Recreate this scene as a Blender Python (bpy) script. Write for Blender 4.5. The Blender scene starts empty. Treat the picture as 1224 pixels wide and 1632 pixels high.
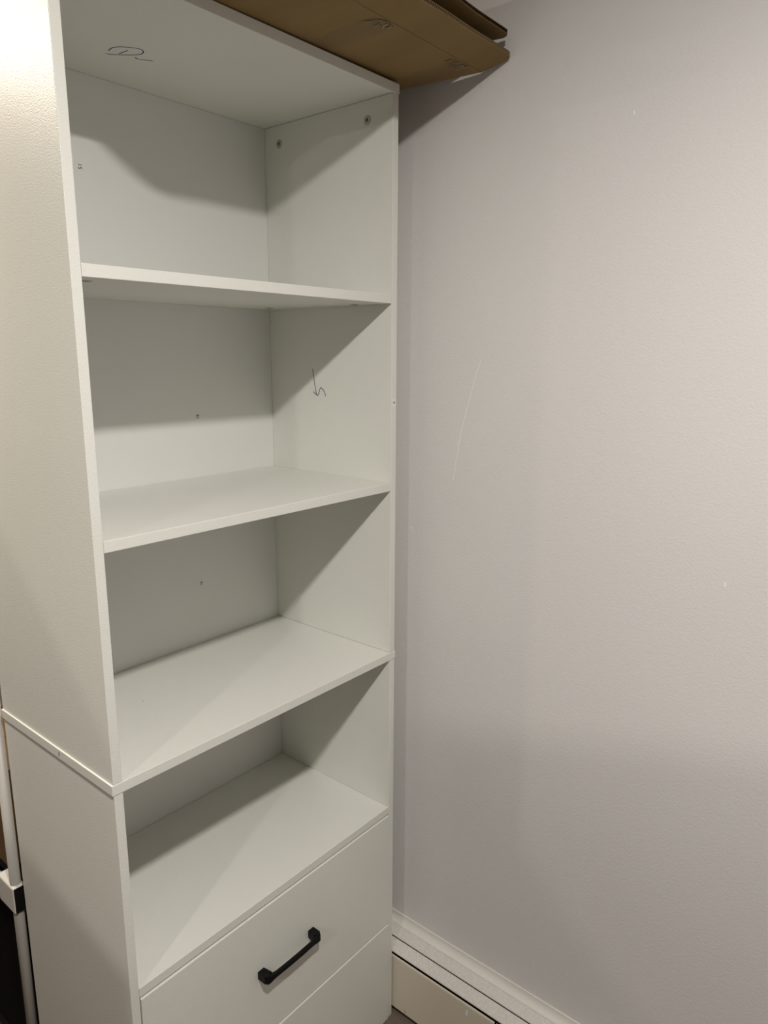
import bpy, bmesh, math, random
from mathutils import Vector, Matrix

random.seed(7)
scene = bpy.context.scene
C = scene.collection
F = 0.8542            # height of the divider board above the floor; shapes below are measured from it

# ------------------------------------------------------------------ camera
cam = bpy.data.cameras.new('camera')
cam_o = bpy.data.objects.new('camera', cam)
C.objects.link(cam_o)
cam.sensor_fit = 'HORIZONTAL'
cam.sensor_width = 36.0
cam.lens = 1158.545 / 1224.0 * 36.0
cam.clip_start = 0.01
R_ = Vector((0.640887389966364, -0.7676224263233645, 0.004377669189487278))
U_ = Vector((0.1599218192841419, 0.13909193800812822, 0.9772811491571878))
N_ = -Vector((0.7507918254076505, 0.6256270801256719, -0.21190184405633222))
m = Matrix((R_, U_, N_)).transposed().to_4x4()
m.translation = Vector((-0.43745, -0.83571, 0.56590 + F))
cam_o.matrix_world = m
scene.camera = cam_o

# ------------------------------------------------------------------ world, exposure
w = bpy.data.worlds.new('world')
scene.world = w
w.use_nodes = True
w.node_tree.nodes['Background'].inputs[0].default_value = (0.9, 0.92, 1.0, 1)
w.node_tree.nodes['Background'].inputs[1].default_value = 0.02
vs = scene.view_settings
vs.view_transform = 'Standard'
vs.look = 'None'
vs.gamma = 1.0
vs.use_curve_mapping = False
vs.exposure = 0.0

# the four ceiling lamps of the room: x, y, power (W)
LAMPS = [(-0.30, -0.876, 21.8, (1.0, 0.962, 0.90), 'nearest the bookcase front'),
         (-2.00, -0.876, 19.0, (1.0, 0.955, 0.88), 'in the far corner of the room'),
         (-0.36, 0.86, 16.5, (1.0, 0.88, 0.72), 'beside the rack behind the bookcase'),
         (-2.00, 0.76, 8.5, (1.0, 0.90, 0.77), 'over the far side behind the bookcase')]
LAMP_Z = 1.245
CEIL_Z = 1.272

# ------------------------------------------------------------------ helpers
def obj(name, bm, mat, parent=None, origin=None, smooth=False, kind=None):
    """link a bmesh (world coordinates, z from the divider board) as one mesh object"""
    bmesh.ops.recalc_face_normals(bm, faces=bm.faces)
    off = Vector(origin) if origin is not None else (parent_origin(parent) if parent else None)
    if off is None:
        vsx = [v.co for v in bm.verts]
        lo = Vector([min(v[i] for v in vsx) for i in range(3)])
        hi = Vector([max(v[i] for v in vsx) for i in range(3)])
        off = Vector(((lo.x + hi.x) / 2, (lo.y + hi.y) / 2, lo.z))
    bmesh.ops.translate(bm, vec=-off, verts=bm.verts)
    me = bpy.data.meshes.new(name)
    bm.to_mesh(me)
    bm.free()
    me.materials.append(mat)
    if smooth:
        for p in me.polygons:
            p.use_smooth = True
    o = bpy.data.objects.new(name, me)
    C.objects.link(o)
    if parent:
        o.parent = parent
        o.location = off - parent_origin(parent)
    else:
        o.location = off + Vector((0, 0, F))
    o['_org'] = tuple(off)
    if kind:
        o['kind'] = kind
    return o


def parent_origin(o):
    return Vector(o['_org'])


def empty(name, loc, label, cat, group=None):
    o = bpy.data.objects.new(name, None)
    C.objects.link(o)
    o.location = Vector(loc) + Vector((0, 0, F))
    o.empty_display_size = 0.05
    o['_org'] = tuple(loc)
    tag(o, label, cat, group)
    return o


def tag(o, label, cat, group=None):
    o['label'] = label
    o['category'] = cat
    if group:
        o['group'] = group
    return o


def box_bm(x0, x1, y0, y1, z0, z1, bev=0.0, seg=2, bm=None):
    new = bmesh.new()
    bmesh.ops.create_cube(new, size=1.0)
    for v in new.verts:
        v.co = Vector(((x0 + x1) / 2 + v.co.x * (x1 - x0), (y0 + y1) / 2 + v.co.y * (y1 - y0),
                       (z0 + z1) / 2 + v.co.z * (z1 - z0)))
    if bev > 0:
        bmesh.ops.bevel(new, geom=new.edges[:], offset=bev, segments=seg, profile=0.5, affect='EDGES')
    if bm is None:
        return new
    merge(bm, new)
    return bm


def merge(bm, other):
    me = bpy.data.meshes.new('tmp')
    other.to_mesh(me)
    other.free()
    bm.from_mesh(me)
    bpy.data.meshes.remove(me)


def ribbon(points, width, normal, thick=0.0002, bm=None):
    """a thin raised pen stroke along 3D points lying on a plane with the given normal"""
    bm = bm or bmesh.new()
    n = Vector(normal).normalized()
    pts = [Vector(p) for p in points]
    # densify with Catmull-Rom
    if len(pts) > 2:
        d = []
        for i in range(len(pts) - 1):
            p0 = pts[max(i - 1, 0)]; p1 = pts[i]; p2 = pts[i + 1]; p3 = pts[min(i + 2, len(pts) - 1)]
            for k in range(4):
                t = k / 4
                d.append(0.5 * ((2 * p1) + (p2 - p0) * t + (2 * p0 - 5 * p1 + 4 * p2 - p3) * t * t +
                                (3 * p1 - p0 - 3 * p2 + p3) * t ** 3))
        d.append(pts[-1])
        pts = d
    rows = []
    for i, p in enumerate(pts):
        t = (pts[min(i + 1, len(pts) - 1)] - pts[max(i - 1, 0)]).normalized()
        s = n.cross(t).normalized() * width / 2
        if i in (0, len(pts) - 1):
            s = s * 0.5
        rows.append([bm.verts.new(p + s), bm.verts.new(p + s * 0.7 + n * thick), bm.verts.new(p - s * 0.7 + n * thick),
                     bm.verts.new(p - s)])
    for a, b in zip(rows, rows[1:]):
        for k in range(3):
            bm.faces.new((a[k], a[k + 1], b[k + 1], b[k]))
    return bm


def tube_bm(path, r, seg=16, bm=None, caps=True):
    bm = bm or bmesh.new()
    pts = [Vector(p) for p in path]
    rings = []
    for i, p in enumerate(pts):
        t = (pts[min(i + 1, len(pts) - 1)] - pts[max(i - 1, 0)]).normalized()
        a = t.orthogonal().normalized() if abs(t.z) < 0.99 else Vector((1, 0, 0))
        b = t.cross(a).normalized()
        rings.append([bm.verts.new(p + (a * math.cos(2 * math.pi * k / seg) + b * math.sin(2 * math.pi * k / seg)) * r)
                      for k in range(seg)])
    for ra, rb in zip(rings, rings[1:]):
        for k in range(seg):
            bm.faces.new((ra[k], ra[(k + 1) % seg], rb[(k + 1) % seg], rb[k]))
    if caps:
        bm.faces.new(rings[0])
        bm.faces.new(rings[-1])
    return bm


def prism_y(profile, y0, y1, bm=None):
    """extrude a closed (x, z) profile along y"""
    bm = bm or bmesh.new()
    a = [bm.verts.new((x, y0, z)) for x, z in profile]
    b = [bm.verts.new((x, y1, z)) for x, z in profile]
    n = len(profile)
    for k in range(n):
        bm.faces.new((a[k], a[(k + 1) % n], b[(k + 1) % n], b[k]))
    bm.faces.new(a)
    bm.faces.new(b)
    return bm


def disc_bm(center, axis, r, h, seg=28, bev=0.0):
    """a short cylinder standing on a plane at center, growing along axis"""
    bm = bmesh.new()
    prof = [(0, h), (r - bev, h), (r, h - bev), (r, 0)]
    rings = []
    for rr, hh in prof:
        if rr == 0:
            rings.append([bm.verts.new((0, 0, hh))])
        else:
            rings.append([bm.verts.new((rr * math.cos(2 * math.pi * k / seg), rr * math.sin(2 * math.pi * k / seg), hh))
                          for k in range(seg)])
    for k in range(seg):
        bm.faces.new((rings[0][0], rings[1][k], rings[1][(k + 1) % seg]))
    for ra, rb in zip(rings[1:], rings[2:]):
        for k in range(seg):
            bm.faces.new((ra[k], rb[k], rb[(k + 1) % seg], ra[(k + 1) % seg]))
    bm.faces.new(rings[-1])
    q = Vector((0, 0, 1)).rotation_difference(Vector(axis)).to_matrix().to_4x4()
    bm.transform(Matrix.Translation(center) @ q)
    return bm


def text_bm(body, size, center, right, up, depth=0.0001):
    """printed characters as a thin mesh: right / up give the reading direction on the surface"""
    cu = bpy.data.curves.new('print', 'FONT')
    cu.body = body
    cu.size = size
    cu.align_x = 'CENTER'
    cu.align_y = 'CENTER'
    cu.extrude = depth
    cu.resolution_u = 4
    to = bpy.data.objects.new('print', cu)
    C.objects.link(to)
    dg = bpy.context.evaluated_depsgraph_get()
    me = bpy.data.meshes.new_from_object(to.evaluated_get(dg))
    bm = bmesh.new()
    bm.from_mesh(me)
    bpy.data.objects.remove(to)
    bpy.data.curves.remove(cu)
    bpy.data.meshes.remove(me)
    r = Vector(right).normalized(); u = Vector(up).normalized(); n = r.cross(u)
    M = Matrix((r, u, n)).transposed().to_4x4()
    M.translation = Vector(center)
    bm.transform(M)
    return bm


# ------------------------------------------------------------------ materials
def new_mat(name):
    mt = bpy.data.materials.new(name)
    mt.use_nodes = True
    nt = mt.node_tree
    return mt, nt, nt.nodes['Principled BSDF']


def plain(name, col, rough=0.5, metal=0.0, spec=0.5):
    mt, nt, b = new_mat(name)
    b.inputs['Base Color'].default_value = (*col, 1)
    b.inputs['Roughness'].default_value = rough
    b.inputs['Metallic'].default_value = metal
    b.inputs['Specular IOR Level'].default_value = spec
    return mt


def textured(name, col, col2, scale, rough=0.5, bump=0.1, bump_dist=0.0004, bump_scale=None, stretch=(1, 1, 1),
             detail=3.0, lo=0.35, hi=0.65, spec=0.5):
    mt, nt, b = new_mat(name)
    N, L = nt.nodes, nt.links
    geo = N.new('ShaderNodeTexCoord')
    mp = N.new('ShaderNodeMapping')
    mp.inputs['Scale'].default_value = stretch
    L.new(geo.outputs['Object'], mp.inputs['Vector'])
    nz = N.new('ShaderNodeTexNoise')
    nz.inputs['Scale'].default_value = scale
    nz.inputs['Detail'].default_value = detail
    L.new(mp.outputs[0], nz.inputs['Vector'])
    rp = N.new('ShaderNodeValToRGB')
    rp.color_ramp.elements[0].position = lo
    rp.color_ramp.elements[0].color = (*col, 1)
    rp.color_ramp.elements[1].position = hi
    rp.color_ramp.elements[1].color = (*col2, 1)
    L.new(nz.outputs['Fac'], rp.inputs[0])
    L.new(rp.outputs[0], b.inputs['Base Color'])
    b.inputs['Roughness'].default_value = rough
    b.inputs['Specular IOR Level'].default_value = spec
    if bump > 0:
        n2 = N.new('ShaderNodeTexNoise')
        n2.inputs['Scale'].default_value = bump_scale or scale
        n2.inputs['Detail'].default_value = 2.0
        L.new(mp.outputs[0], n2.inputs['Vector'])
        bp = N.new('ShaderNodeBump')
        bp.inputs['Strength'].default_value = bump
        bp.inputs['Distance'].default_value = bump_dist
        L.new(n2.outputs['Fac'], bp.inputs['Height'])
        L.new(bp.outputs[0], b.inputs['Normal'])
    return mt


M = {}
M['melamine'] = textured('white_melamine', (0.765, 0.765, 0.715), (0.785, 0.783, 0.735), 3.0, rough=0.41, bump=0.6,
                         bump_dist=0.00055, bump_scale=520)
M['backboard'] = textured('white_backboard', (0.79, 0.79, 0.765), (0.805, 0.805, 0.78), 3.0, rough=0.5, bump=0.05,
                          bump_dist=0.0002, bump_scale=300)
M['edge'] = textured('white_edge_band', (0.80, 0.775, 0.72), (0.815, 0.79, 0.735), 5.0, rough=0.4, bump=0.0)
M['wall'] = textured('painted_wall', (0.745, 0.725, 0.718), (0.77, 0.75, 0.742), 2.2, rough=0.62, bump=0.5,
                     bump_dist=0.0009, bump_scale=330, spec=0.35)
M['room'] = textured('room_paint', (0.22, 0.21, 0.195), (0.26, 0.245, 0.23), 2.0, rough=0.8, bump=0.0)
M['dark_blocker'] = textured('dark_blocker_paint', (0.06, 0.055, 0.05), (0.075, 0.068, 0.06), 3.0, rough=0.8, bump=0.0)
M['ceiling'] = textured('ceiling_paint', (0.80, 0.78, 0.76), (0.82, 0.80, 0.78), 3.0, rough=0.85, bump=0.2,
                        bump_dist=0.0005, bump_scale=200)
M['floor'] = textured('laminate_floor', (0.13, 0.10, 0.08), (0.18, 0.145, 0.115), 6.0, rough=0.45, bump=0.05,
                      stretch=(6, 0.5, 1))
M['cardboard'] = textured('brown_cardboard', (0.245, 0.162, 0.068), (0.275, 0.185, 0.08), 14.0, rough=0.8, bump=0.15,
                          bump_dist=0.0006, bump_scale=90, stretch=(1, 0.25, 1), spec=0.2)
M['flute'] = plain('cardboard_flute', (0.30, 0.22, 0.13), 0.9, spec=0.1)
M['dark_board'] = textured('inner_cardboard', (0.23, 0.155, 0.08), (0.27, 0.18, 0.095), 20.0, rough=0.9, bump=0.0)
M['black'] = plain('matt_black_metal', (0.002, 0.002, 0.0025), 0.5, spec=0.2)
M['black_plastic'] = plain('black_plastic', (0.004, 0.004, 0.004), 0.6, spec=0.2)
M['tube'] = plain('white_coated_tube', (0.47, 0.45, 0.42), 0.45)
M['plastic'] = plain('white_plastic', (0.74, 0.73, 0.70), 0.45)
M['pen'] = plain('blue_ballpoint_ink', (0.012, 0.016, 0.10), 0.6)
M['print'] = plain('black_print', (0.03, 0.03, 0.03), 0.7)
M['label'] = plain('white_label_paper', (0.82, 0.81, 0.79), 0.6)
M['screw'] = plain('cream_screw_head', (0.50, 0.48, 0.41), 0.45, metal=0.35)
M['dark'] = plain('dark_recess', (0.02, 0.018, 0.015), 0.9, spec=0.1)
M['heater'] = textured('cream_enamel', (0.72, 0.65, 0.535), (0.745, 0.675, 0.56), 5.0, rough=0.4, bump=0.05,
                       bump_scale=60)
M['dusty'] = textured('dusty_white_enamel', (0.66, 0.63, 0.59), (0.76, 0.73, 0.69), 240.0, rough=0.75, bump=0.4,
                      bump_dist=0.0006, bump_scale=420, detail=5.0)
M['trim'] = textured('white_gloss_trim', (0.77, 0.75, 0.70), (0.79, 0.77, 0.72), 6.0, rough=0.45, bump=0.1,
                     bump_scale=250)
M['fabric'] = textured('black_fabric', (0.005, 0.0045, 0.0045), (0.008, 0.007, 0.007), 200.0, rough=0.95, bump=0.3,
                       bump_scale=600, spec=0.1)
M['dark_wood'] = textured('dark_brown_board', (0.035, 0.022, 0.014), (0.06, 0.038, 0.024), 8.0, rough=0.7, bump=0.0,
                          stretch=(8, 1, 8))
M['carton'] = textured('carton_brown', (0.15, 0.085, 0.03), (0.18, 0.105, 0.038), 10.0, rough=0.8, bump=0.1,
                       bump_scale=80)
M['wrinkle'] = plain('crumpled_tape', (0.36, 0.27, 0.15), 0.3)
M['mark'] = plain('pale_scuff', (0.90, 0.89, 0.87), 0.7)

mt, nt, b = new_mat('clear_packing_tape')
b.inputs['Base Color'].default_value = (0.22, 0.16, 0.09, 1)
b.inputs['Roughness'].default_value = 0.25
b.inputs['Alpha'].default_value = 0.14
M['tape'] = mt

# ------------------------------------------------------------------ the setting
XW = 0.670
X0, Y0, Y1 = -3.1, -2.5, 2.4
def struct(name, bm, mat):
    o = obj(name, bm, mat)
    o['kind'] = 'structure'
    return o

struct('floor', box_bm(X0, XW, Y0, Y1, -F - 0.08, -F), M['floor'])
struct('ceiling', box_bm(X0, XW, Y0, Y1, CEIL_Z, CEIL_Z + 0.08), M['ceiling'])
wall_r = struct('wall_right', box_bm(XW, XW + 0.1, Y0, Y1, -F - 0.08, CEIL_Z + 0.08), M['wall'])
struct('wall_left', box_bm(X0 - 0.1, X0, Y0, Y1, -F - 0.08, CEIL_Z + 0.08), M['room'])
struct('wall_back', box_bm(X0 - 0.1, XW + 0.1, Y1, Y1 + 0.1, -F - 0.08, CEIL_Z + 0.08), M['room'])
struct('wall_front', box_bm(X0 - 0.1, XW + 0.1, Y0 - 0.1, Y0, -F - 0.08, CEIL_Z + 0.08), M['room'])

# unseen blocker, added to shade the lower right wall from the far lamp
bm = box_bm(-0.06, 0.0, -0.62, 0.0, -F, 0.845, 0.002)
bm.transform(Matrix.Translation((-1.250, -0.635, 0)) @ Matrix.Rotation(math.radians(30), 4, 'Z'))
struct('light_blocker', bm, M['room'])

# second unseen blocker, added to shade the lower left side of the bookcase
bm = bmesh.new()
prof = [(-0.40, -F), (-0.40, 0.39), (0.25, 0.50), (0.52, 0.76), (1.30, 0.76), (1.30, -F)]      # its top steps up towards the back
pa = [bm.verts.new((-0.96, y, z)) for y, z in prof]
pb = [bm.verts.new((-0.90, y, z)) for y, z in prof]
for k in range(len(prof)):
    bm.faces.new((pa[k], pa[(k + 1) % 6], pb[(k + 1) % 6], pb[k]))
bm.faces.new(pa)
bm.faces.new(pb)
struct('light_blocker_low', bm, M['dark_blocker'])

# scuffs on the wall paint
bm = ribbon([(XW, -0.132, 0.556), (XW, -0.119, 0.517), (XW, -0.095, 0.427), (XW, -0.080, 0.338)], 0.0009, (-1, 0, 0))
obj('scuff', bm, M['mark'], wall_r)
for y, z, s in ((-0.566, 0.237, 0.0035), (-0.377, 0.907, 0.003), (0.018, 0.232, 0.0025)):
    bm = ribbon([(XW, y, z - s), (XW, y - 0.001, z), (XW, y + 0.0005, z + s)], 0.0024, (-1, 0, 0))
    obj('paint_chip', bm, M['mark'], wall_r)

# cove moulding on the wall just over the heater
prof = [(XW, -0.661), (XW - 0.003, -0.661)]
for k in range(9):
    a = k / 8 * math.pi / 2
    prof.append((XW - 0.003 - 0.012 * (1 - math.cos(a)), -0.663 - 0.0145 * math.sin(a)))
prof += [(XW - 0.0155, -0.6795), (XW, -0.6795)]
base = struct('baseboard_right', prism_y(prof, Y0, Y1), M['trim'])

# ------------------------------------------------------------------ bookcase
W, T, DB, DO = 0.60, 0.01537, 0.3194, 0.3364
ZT, Z1, Z2, Z4, ZJ, ZF = 1.0046, 0.6682, 0.3343, -0.3352, -0.6105, -F
BV = 0.0007
bc = empty('bookcase', (W / 2, DO / 2, ZF), 'tall white open bookcase with two drawers below, standing in the corner', 'bookcase')

top = obj('top_board', box_bm(0, W, -0.001, DO, ZT - T, ZT, BV), M['melamine'], bc)
div = obj('middle_board', box_bm(-0.0005, W + 0.0005, -0.001, DO, -T, 0, BV), M['melamine'], bc)
IN = 0.0018
panels = {}
for key, x0, x1, z0, z1 in (('ul', IN, T, 0.0004, ZT - T - 0.0004), ('ur', W - T, W - 0.001, 0.0004, ZT - T - 0.0004),
                            ('ll', IN, T, ZF, -T - 0.0006), ('lr', W - T, W - 0.001, ZF, -T - 0.0006)):
    panels[key] = obj('side_panel', box_bm(x0, x1, 0, DO - 0.001, z0, z1, BV), M['melamine'], bc)
G = 0.0005
backs = {}
backs['u'] = obj('back_panel', box_bm(T + G, W - T - G, DB, DB + 0.003, 0.0004, ZT - T - 0.0004), M['backboard'], bc)
backs['l'] = obj('back_panel', box_bm(T + G, W - T - G, DB, DB + 0.003, ZF + 0.05, -T - 0.0004), M['backboard'], bc)
sh1 = obj('shelf', box_bm(T + G, W - T - G, 0, DB - G, Z1 - T, Z1, BV), M['melamine'], bc)
sh2 = obj('shelf', box_bm(T + G, W - T - G, 0.0003, DB - G, Z2 - T, Z2, BV), M['melamine'], bc)
sh4 = obj('shelf', box_bm(T + G, W - T - G, 0.0002, DB - G, Z4 - T, Z4, BV), M['melamine'], bc)

def drawer(z0, z1, proud):
    d = obj('drawer', box_bm(T + 0.0016, W - T - 0.0016, -proud, 0.016, z0, z1, BV), M['melamine'], bc)
    bm = bmesh.new()
    x0, x1, y0, y1, a, b2 = T + 0.016, W - T - 0.016, 0.016, 0.30, z0 + 0.02, z1 - 0.05
    box_bm(x0, x0 + 0.012, y0, y1, a, b2, 0, bm=bm)
    box_bm(x1 - 0.012, x1, y0, y1, a, b2, 0, bm=bm)
    box_bm(x0 + 0.012, x1 - 0.012, y1 - 0.012, y1, a, b2, 0, bm=bm)
    box_bm(x0 + 0.012, x1 - 0.012, y0, y1 - 0.012, a, a + 0.004, 0, bm=bm)
    obj('drawer_box', bm, M['backboard'], d)
    return d


def handle(parent, xc, zc, half):
    """bow pull: two flared feet and a slim bowed bar between them"""
    bm = bmesh.new()
    secs = []
    n = 30
    for i in range(n + 1):
        s = -1 + 2 * i / n
        x = xc + s * half
        a = abs(s)
        e = max(0.0, (a - 0.62) / 0.38)
        e = e * e * (3 - 2 * e)
        front = -0.0255 - 0.002 * (1 - a * a) + 0.006 * max(0, (a - 0.9) / 0.1) ** 2   # outer face
        thick = 0.0062 + 0.003 * e
        wz = 0.0041 + 0.0047 * e
        if a > 0.93:
            wz *= 1 - 0.28 * ((a - 0.93) / 0.07) ** 2
        secs.append((x, front, front + thick, wz))
    rings = []
    for x, y0, y1, wz in secs:
        c = 0.3 * wz
        rings.append([bm.verts.new((x, y, zc + z)) for y, z in
                      ((y0, -wz + c), (y0, wz - c), (y0 + c * 0.6, wz), (y1, wz), (y1, -wz), (y0 + c * 0.6, -wz))])
    for ra, rb in zip(rings, rings[1:]):
        for k in range(6):
            bm.faces.new((ra[k], ra[(k + 1) % 6], rb[(k + 1) % 6], rb[k]))
    bm.faces.new(rings[0])
    bm.faces.new(rings[-1])
    for sx in (-1, 1):      # feet, tapering to the drawer front
        xa, xb = xc + sx * half * 0.995, xc + sx * half * 0.76
        xc1, xc2 = xc + sx * half * 1.0, xc + sx * half * 0.80
        A = [bm.verts.new(v) for v in ((xa, -0.0195, zc - 0.0072), (xb, -0.0195, zc - 0.0078), (xb, -0.0195, zc + 0.0078),
                                       (xa, -0.0195, zc + 0.0072))]
        Bq = [bm.verts.new(v) for v in ((xc1, 0, zc - 0.0068), (xc2, 0, zc - 0.0068), (xc2, 0, zc + 0.0068),
                                        (xc1, 0, zc + 0.0068))]
        for k in range(4):
            bm.faces.new((A[k], A[(k + 1) % 4], Bq[(k + 1) % 4], Bq[k]))
        bm.faces.new(A)
        bm.faces.new(Bq)
    h = obj('handle', bm, M['black'], parent)
    h['label'] = 'matt black bow handle'
    return h


d1 = drawer(ZJ + 0.0012, Z4 - T - 0.0032, 0.0018)
handle(d1, 0.298, -0.4745, 0.0665)
d2 = drawer(ZF + 0.003, ZJ - 0.0010, 0.0034)
handle(d2, 0.298, -0.735, 0.0665)

# screws in the right side panel, top compartment
for y, z in ((0.2794, 0.956), (0.0569, 0.9572)):
    s = obj('screw', disc_bm((W - T, y, z), (-1, 0, 0), 0.0078, 0.0012, bev=0.0007), M['screw'], bc)
    bm = bmesh.new()
    x = W - T - 0.0012
    a = 0.25
    for k in range(2):
        b3 = box_bm(-0.0002, 0.0003, -0.0034, 0.0034, -0.0007, 0.0007)
        b3.transform(Matrix.Translation((x, y, z)) @ Matrix.Rotation(a + k * math.pi / 2, 4, 'X'))
        merge(bm, b3)
    obj('cross_slot', bm, M['dark'], s)
# connector covers flush in the underside of the upper shelf and dowel spots
for x, y, r in ((0.045, 0.0455, 0.0075), (0.5441, 0.2734, 0.0075), (0.5667, 0.072, 0.0075), (0.045, 0.2734, 0.0075)):
    c = obj('connector_cap', disc_bm((x, y, Z1 - T), (0, 0, -1), r, 0.0008, seg=24, bev=0.0003), M['screw'], sh1)
    bm = bmesh.new()
    box_bm(x - 0.004, x + 0.004, y - 0.0006, y + 0.0006, Z1 - T - 0.0011, Z1 - T - 0.0006, 0, bm=bm)
    obj('slot', bm, M['dark'], bc)
for x, y, zz, ax, par in ((0.236, 0.236, Z1 - T, -1, sh1), (0.164, 0.186, 0.0, 1, div)):
    obj('dowel_spot', disc_bm((x, y, zz), (0, 0, ax), 0.0013, 0.0003, seg=12), M['screw'], par)

# pen marks
ZU = ZT - T
def pen(pts, par, width=0.0011, normal=(0, 0, -1)):
    obj('pen_mark', ribbon(pts, width, normal), M['pen'], par)

Dm = [(0.197, 0.2109), (0.1955, 0.2027), (0.1951, 0.1953), (0.1996, 0.186), (0.2049, 0.1806), (0.2112, 0.1755),
      (0.2165, 0.1721), (0.2218, 0.1704), (0.2271, 0.1715), (0.231, 0.1751), (0.2331, 0.181), (0.2331, 0.1859),
      (0.2289, 0.195), (0.2218, 0.2038), (0.214, 0.2122), (0.2045, 0.2211), (0.1991, 0.2224)]
Sm = [(0.2122, 0.2091), (0.2131, 0.199), (0.2141, 0.1878)]
Tm = [(0.2337, 0.2011), (0.237, 0.204), (0.2397, 0.2047), (0.2452, 0.2023), (0.2596, 0.1929)]
bm = bmesh.new()
for pts in (Dm, Sm, Tm):
    ribbon([(x, y, ZU) for x, y in pts], 0.0019, (0, 0, -1), bm=bm)
obj('pen_mark', bm, M['pen'], top)['label'] = 'handwritten blue pen mark like a D with a tail'
A1 = [(0.1991, 0.5384), (0.1962, 0.5198), (0.1934, 0.5062), (0.1898, 0.4903), (0.1887, 0.4880)]
A2 = [(0.1982, 0.494), (0.1946, 0.491), (0.1898, 0.4884), (0.1869, 0.4864), (0.1835, 0.4905), (0.1797, 0.4996),
      (0.1776, 0.5015), (0.1759, 0.5017), (0.1699, 0.4969), (0.1659, 0.4902), (0.1655, 0.4857)]
bm = bmesh.new()
for pts in (A1, A2):
    ribbon([(W - T, y, z) for y, z in pts], 0.0016, (-1, 0, 0), bm=bm)
obj('pen_mark', bm, M['pen'], panels['ur'])['label'] = 'handwritten blue pen arrow pointing down'

# printed board numbers
def printed(body, size, center, right, up, par):
    obj('printed_number', text_bm(body, size, center, right, up), M['print'], par)['label'] = 'small printed number ' + body

printed('15', 0.0095, (0.1994, DB - 0.0002, 0.8521), (0, 0, -1), (1, 0, 0), backs['u'])
printed('16', 0.0090, (0.3972, DB - 0.0002, 0.4494), (0, 0, 1), (-1, 0, 0), backs['u'])
printed('16', 0.0085, (0.3866, DB - 0.0002, 0.1221), (0, 0, 1), (-1, 0, 0), backs['u'])
lab = obj('number_sticker', box_bm(W - T + 0.0018, W - 0.0018, -0.0002, 0.0004, 0.474, 0.488), M['label'], panels['ur'])
printed('6', 0.0085, (W - T / 2, -0.0003, 0.481), (0, 0, 1), (-1, 0, 0), panels['ur'])
printed('3', 0.0085, (-0.0007, 0.145, -T / 2), (0, -1, 0), (0, 0, 1), div)

# ------------------------------------------------------------------ baseboard heater
hx = 0.606
ht = empty('baseboard_heater', (0.638, -0.8, ZF), 'cream baseboard heater with dusty top along the foot of the wall', 'heater')
HY0, HY1 = -2.3, 0.60
obj('back_plate', box_bm(XW - 0.004, XW - 0.0003, HY0, HY1, ZF + 0.004, -0.6797), M['heater'], ht)
obj('top_cover', prism_y([(XW - 0.004, -0.6797), (0.6275, -0.6805), (0.6275, -0.6825), (XW - 0.004, -0.6817)], HY0, HY1),
    M['dusty'], ht)
obj('damper', prism_y([(0.6262, -0.6835), (0.6072, -0.6985), (0.6068, -0.7005), (0.6078, -0.7005), (0.6262, -0.6860)], HY0, HY1),
    M['dusty'], ht)
def hpanel(y0, y1):
    return obj('front_panel', prism_y([(hx, -0.7085), (hx - 0.0008, -0.7105), (hx - 0.0008, -0.838), (hx + 0.0006, -0.8405),
                                       (hx + 0.012, -0.8405), (hx + 0.012, -0.8395), (hx + 0.0016, -0.8395),
                                       (hx + 0.0008, -0.838), (hx + 0.0008, -0.7105), (hx + 0.0028, -0.7090),
                                       (hx + 0.0022, -0.7080)], y0, y1), M['heater'], ht)
fp = hpanel(-0.252, HY1)
hpanel(HY0, -0.2565)
obj('inner_element', box_bm(0.622, 0.660, HY0 + 0.05, HY1 - 0.02, ZF + 0.035, -0.715), M['dark'], ht)
obj('end_cap', box_bm(hx - 0.001, XW - 0.0005, HY1, HY1 + 0.004, ZF, -0.6797, 0.0005), M['heater'], ht)
obj('end_cap', box_bm(hx - 0.001, XW - 0.0005, HY0 - 0.004, HY0, ZF, -0.6797, 0.0005), M['heater'], ht)
obj('paint_drip', ribbon([(hx - 0.0008, -0.189, -0.7195), (hx - 0.0008, -0.1893, -0.727), (hx - 0.0008, -0.1885, -0.7345)], 0.0035,
                         (-1, 0, 0), 0.0005), M['mark'], fp)
obj('scratch', ribbon([(hx - 0.0008, -0.031, -0.8285), (hx - 0.0008, -0.0325, -0.8325), (hx - 0.0008, -0.0355, -0.8335)], 0.0012,
                      (-1, 0, 0), 0.0002), M['dark'], fp)

# ------------------------------------------------------------------ flattened cardboard box on top
cb = empty('cardboard_box', (0.34, 0.03, ZT), 'flattened brown cardboard box lying on top of the white bookcase', 'box')
XL = 0.067
CR = -0.123           # the crease
TH = 0.0062

def lerp(a, b, t):
    return a + (b - a) * t

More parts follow.
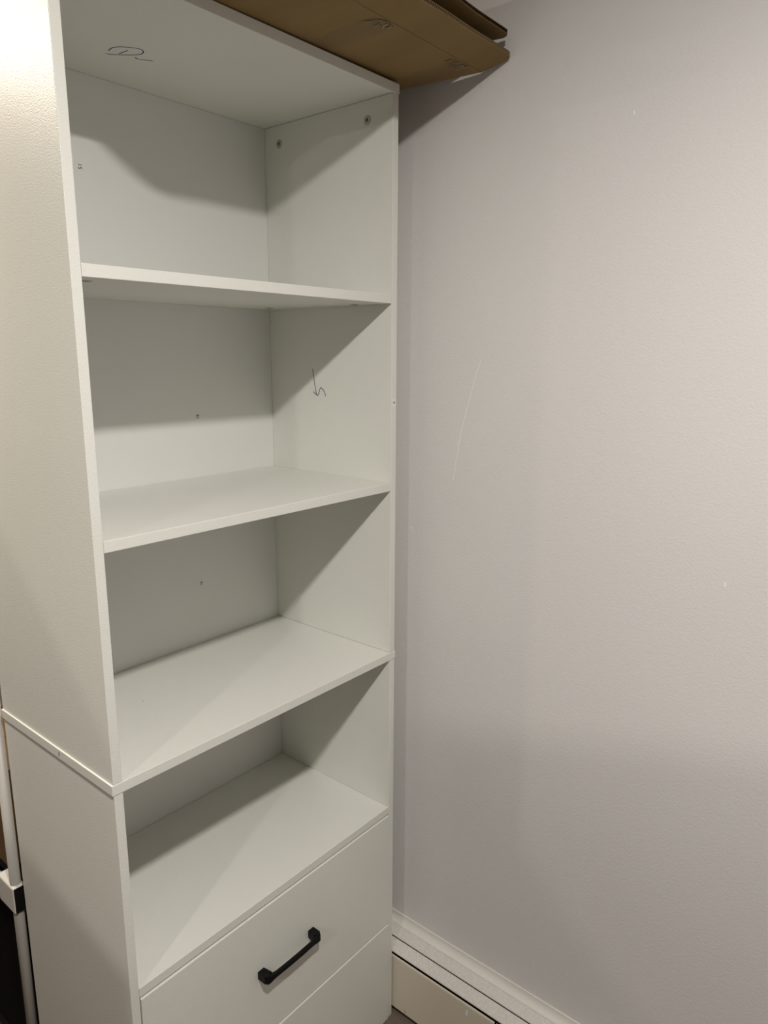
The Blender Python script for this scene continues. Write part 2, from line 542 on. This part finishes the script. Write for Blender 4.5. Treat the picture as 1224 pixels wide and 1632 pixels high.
def low_pt(u, v):
    """lower panel: u 0..1 along x, v in metres from the back edge to the front of the flap"""
    t = u
    cr = CR - 0.02 * (1 - t)                      # the fold runs slightly askew
    v0 = 0.26 - CR
    y = 0.26 - v * (0.26 - cr) / v0 if v <= v0 else cr - (v - v0)
    lift = 0.0065 * t ** 1.5                      # the right end stands a little proud of the board
    xr = lerp(0.634, 0.6585, min(1, max(0, (0.06 - y) / 0.19)))
    x = lerp(XL, xr, t)
    z = 0.0
    if v > v0:
        l = v - v0
        k = max(0.0, (t - 0.4) / 0.6)
        tilt = lerp(0.10, 0.24, k)
        length = lerp(0.073, 0.053, k) - 0.02 * (1 - t)
        l = l * length / 0.068
        xr2 = 0.6585 + 0.009 * (l / 0.05)
        rc = 0.010
        if l > length - rc:                       # rounded outer corner
            q = (l - (length - rc)) / rc
            xr2 -= 0.012 * (1 - math.sqrt(max(0, 1 - q * q)))
        x = lerp(XL, xr2, t)
        z = l * math.sin(tilt) + 0.0005 * math.sin(t * 21) * l / 0.06
        y = cr - l * math.cos(tilt)
    return Vector((x, y, ZT + 0.0004 + z + lift))

def up_pt(u, v):
    """upper panel: bulges over the folded layers and dips towards its right tip"""
    y = 0.22 - v
    t = u
    xr = 0.642 + (0.014 * max(0, (-0.10 - y) / 0.075))
    if y < -0.166:
        xr -= 0.012 * ((-0.166 - y) / 0.014) ** 2
    x = lerp(XL + 0.02, xr, t)
    yy = y + 0.0015 * math.sin(t * 17) + 0.004 * max(0, (t - 0.8) / 0.2)
    bulge = 0.006 * math.sin(math.pi * min(1, max(0, (0.80 - t) / 0.80)))
    return Vector((x, yy, ZT + 0.0465 + bulge - 0.001 * max(0, (t - 0.8) / 0.2)))

def corrugated(name, fn, vs_, nx, mat_face, par, th=TH):
    """two liners with a zigzag fluting between them"""
    off = lambda d: Vector((0, 0, d))
    root = None
    for d0, d1 in ((0.0, 0.0007), (th - 0.0007, th)):
        bm = bmesh.new()
        for flip, d in ((0, d0), (1, d1)):
            pass
        lo = [[bm.verts.new(fn(i / nx, v) + off(d0)) for v in vs_] for i in range(nx + 1)]
        hi = [[bm.verts.new(fn(i / nx, v) + off(d1)) for v in vs_] for i in range(nx + 1)]
        nv = len(vs_)
        for i in range(nx):
            for j in range(nv - 1):
                bm.faces.new((lo[i][j], lo[i + 1][j], lo[i + 1][j + 1], lo[i][j + 1]))
                bm.faces.new((hi[i][j], hi[i][j + 1], hi[i + 1][j + 1], hi[i + 1][j]))
        for i in range(nx):
            for j in (0, nv - 1):
                bm.faces.new((lo[i][j], lo[i + 1][j], hi[i + 1][j], hi[i][j]))
        for j in range(nv - 1):
            for i in (0, nx):
                bm.faces.new((lo[i][j], lo[i][j + 1], hi[i][j + 1], hi[i][j]))
        o = obj(name if root is None else 'liner', bm, mat_face, par if root is None else root)
        root = root or o
    bm = bmesh.new()
    n = int(0.6 / 0.0024)
    rows = []
    for i in range(n + 1):
        d = 0.0008 if i % 2 else th - 0.0008
        mid = 0.5 * th
        rows.append([bm.verts.new(fn(i / n, v) + off(d)) for v in vs_])
    for a, b2 in zip(rows, rows[1:]):
        for j in range(len(vs_) - 1):
            bm.faces.new((a[j], b2[j], b2[j + 1], a[j + 1]))
    # a middle liner, as the board is double walled
    mrow = [[bm.verts.new(fn(i / nx, v) + off(0.5 * th)) for v in vs_] for i in range(nx + 1)]
    for i in range(nx):
        for j in range(len(vs_) - 1):
            bm.faces.new((mrow[i][j], mrow[i + 1][j], mrow[i + 1][j + 1], mrow[i][j + 1]))
    f = obj('fluting', bm, M['flute'], root)
    return root

v0 = 0.26 - CR
low = corrugated('bottom_panel', low_pt, [0, 0.13, 0.2, 0.258, 0.32, 0.36, v0 - 0.004, v0, v0 + 0.004, v0 + 0.02, v0 + 0.036, v0 + 0.048, v0 + 0.056, v0 + 0.062, v0 + 0.066, v0 + 0.068], 48, M['cardboard'], cb)
upp = corrugated('top_panel', up_pt, [0, 0.1, 0.2, 0.3, 0.34, 0.37, 0.386, 0.392, 0.396, 0.400], 40, M['cardboard'], cb)
# the crease pressed into the underside
bm = ribbon([low_pt(k / 20, v0) + Vector((0, 0, -0.0002)) for k in range(21)], 0.0022, (0, 0, -1), 0.0003)
obj('crease', bm, M['dark_board'], low)
# folded layers between the two panels
zz = ZT + TH + 0.0072
for k, (ya, xr) in enumerate(((-0.112, 0.618), (-0.096, 0.612), (-0.118, 0.622), (-0.085, 0.610), (-0.10, 0.616))):
    zt = zz + 0.0058
    bm = box_bm(0.07 + 0.006 * k, xr, ya, 0.20, zz, zt - 0.0012, 0.0012, 2)
    obj('folded_layer', bm, M['dark_board'], cb)
    zz = zt + (0.0004 if k < 4 else 0)
zz = ZT + 0.0465 + 0.006 + TH + 0.0006  # unseen layers on the top panel, added to shade the upper wall
for k, (ya, xr) in enumerate(((-0.02, 0.500), (-0.03, 0.492), (-0.025, 0.497), (-0.015, 0.50), (-0.03, 0.49), (-0.02, 0.498))):
    bm = box_bm(0.10 + 0.005 * k, xr, ya, 0.20, zz, zz + 0.0105, 0.002, 2)
    obj('folded_layer', bm, M['cardboard'], cb)
    zz += 0.0110
# packing tape on the underside, crumpled at the crease
def tape(xa, xb, ya, yb, seed):
    rnd = random.Random(seed)
    bm = bmesh.new()
    nx, ny = 10, 26
    g = []
    for i in range(nx + 1):
        row = []
        for j in range(ny + 1):
            x = lerp(xa, xb, i / nx) + 0.0015 * math.sin(j * 0.9 + seed) * (i in (0, nx))
            y = lerp(ya, yb, j / ny)
            near = math.exp(-((y - CR - 0.012) / 0.012) ** 2)
            z = low_pt((x - XL) / (0.645 - XL), 0.26 - y).z - 0.0007 - rnd.random() * 0.0026 * near - rnd.random() * 0.0002
            row.append(bm.verts.new((x, y, z)))
        g.append(row)
    for i in range(nx):
        for j in range(ny):
            bm.faces.new((g[i][j], g[i + 1][j], g[i + 1][j + 1], g[i][j + 1]))
    t = obj('packing_tape', bm, M['tape'], low)
    t['label'] = 'clear packing tape, crumpled at the fold'
    return t

tape(0.590, 0.638, CR + 0.003, -0.003, 3)
tape(0.388, 0.436, CR + 0.003, -0.003, 8)
# crumpled ends of the tape where it meets the fold
def wrinkles(xc, seed, par):
    rnd = random.Random(seed)
    bm = bmesh.new()
    for k in range(9):
        x0 = xc + rnd.uniform(-0.022, 0.022)
        t0 = (x0 - XL) / (0.655 - XL)
        y0 = CR - 0.02 * (1 - t0) + rnd.uniform(0.0, 0.006)
        ln = rnd.uniform(0.010, 0.030)
        a = rnd.uniform(-0.7, 0.5)
        pts = []
        for q in range(4):
            f = q / 3
            x = x0 + math.sin(a) * ln * f + rnd.uniform(-0.0015, 0.0015)
            y = y0 + math.cos(a) * ln * f
            tt = (x - XL) / (0.65 - XL)
            pts.append((x, y, ZT + 0.0004 + 0.0065 * max(0, tt) ** 1.5 - 0.0010))
        ribbon(pts, 0.0014, (0, 0, -1), 0.0012, bm)
    obj('tape_wrinkle', bm, M['wrinkle'], par)
wrinkles(0.600, 4, low)
wrinkles(0.425, 9, low)

# ------------------------------------------------------------------ tube rack behind the bookcase
rk = empty('tube_rack', (0.27, 0.53, ZF), 'white tube rack with black-capped connectors behind the bookcase', 'rack')
RX, RY, RX2, RY2 = -0.0005, 0.362, 0.52, 0.70
for x in (RX, RX2):
    for y in (RY, RY2):
        obj('post', tube_bm([(x, y, ZF), (x, y, 0.02)], 0.0088, 20), M['tube'], rk, smooth=True)
def rail_y(x, zc):
    obj('rail', tube_bm([(x, RY + 0.012, zc), (x, RY2 - 0.012, zc)], 0.0085, 16), M['tube'], rk, smooth=True)
def connector(x, y, zc, sgn):
    c = obj('connector', box_bm(x - 0.0108, x + 0.0108, y - 0.0125 if sgn > 0 else y - 0.05, y + 0.05 if sgn > 0 else y + 0.0125,
                                zc - 0.0265, zc + 0.0265, 0.0035, 3), M['plastic'], rk)
    yy = y - 0.0125 if sgn > 0 else y + 0.0125
    obj('end_cap', box_bm(x - 0.0088, x + 0.0088, yy - 0.0006, yy + 0.0006, zc - 0.0240, zc + 0.0240, 0.0004), M['black_plastic'], c)
for zc in (-0.3650, -0.78, 0.0):
    for x in (RX, RX2):
        if zc < 0:
            rail_y(x, zc)
            connector(x, RY, zc, 1)
            connector(x, RY2, zc, -1)
for zc in (-0.3650, -0.78):
    for y in (RY + 0.04, RY2 - 0.04):
        obj('crossbar', tube_bm([(RX + 0.011, y, zc), (RX2 - 0.011, y, zc)], 0.0075, 12), M['tube'], rk, smooth=True)
    obj('rack_shelf', box_bm(RX + 0.011, RX2 - 0.011, RY + 0.02, RY2 - 0.02, zc + 0.008, zc + 0.012), M['fabric'], rk)

# brown carton on the upper tier
ct = empty('carton', (0.25, 0.56, -0.352), 'brown carton on the upper tier of the white tube rack', 'carton')
obj('body', box_bm(0.016, 0.49, 0.425, 0.67, -0.3525, -0.165, 0.002), M['carton'], ct)
for y0, y1 in ((0.425, 0.5465), (0.5485, 0.67)):
    obj('flap', box_bm(0.016, 0.49, y0, y1, -0.1648, -0.161, 0.0008), M['carton'], ct)
obj('tape_strip', box_bm(0.0150, 0.0158, 0.44, 0.485, -0.20, -0.155, 0.0002), M['label'], ct)
# black storage bin on the lower tier
bn = empty('storage_bin', (0.25, 0.56, -0.7675), 'black fabric storage bin on the lower tier of the tube rack', 'bin')
bm = bmesh.new()
for a in ((0.018, 0.024, 0.395, 0.67), (0.484, 0.49, 0.395, 0.67), (0.024, 0.484, 0.395, 0.401), (0.024, 0.484, 0.664, 0.67)):
    box_bm(*a, -0.7675, -0.43, 0.001, 1, bm=bm)
box_bm(0.024, 0.484, 0.401, 0.664, -0.7675, -0.762, 0, bm=bm)
obj('body', bm, M['fabric'], bn)
obj('lid', box_bm(0.015, 0.493, 0.392, 0.673, -0.43, -0.415, 0.003), M['fabric'], bn)
# dark boards lying on the floor left of the rack
pb = obj('wooden_board', box_bm(-0.10, -0.014, 0.43, 1.25, ZF, ZF + 0.022, 0.0015), M['dark_wood'])
tag(pb, 'dark brown wooden board lying on the floor beside the tube rack', 'board')

# ------------------------------------------------------------------ ceiling lamps
for x, y, pw, lcol, where in LAMPS:
    cl = empty('ceiling_lamp', (x, y, LAMP_Z), 'round white ceiling lamp ' + where, 'lamp', 'round ceiling lamps')
    obj('housing', disc_bm((x, y, CEIL_Z), (0, 0, -1), 0.075, CEIL_Z - LAMP_Z - 0.002, seg=40, bev=0.006), M['plastic'], cl)
    ld = bpy.data.lights.new('lamp_light', 'AREA')         # the glowing disc of the lamp
    ld.shape = 'DISK'
    ld.size = 0.085
    ld.energy = pw
    ld.color = lcol
    lo = bpy.data.objects.new('lamp_light', ld)
    C.objects.link(lo)
    lo.parent = cl
    lo.location = (0, 0, 0)

for o in bpy.data.objects:
    if '_org' in o:
        del o['_org']
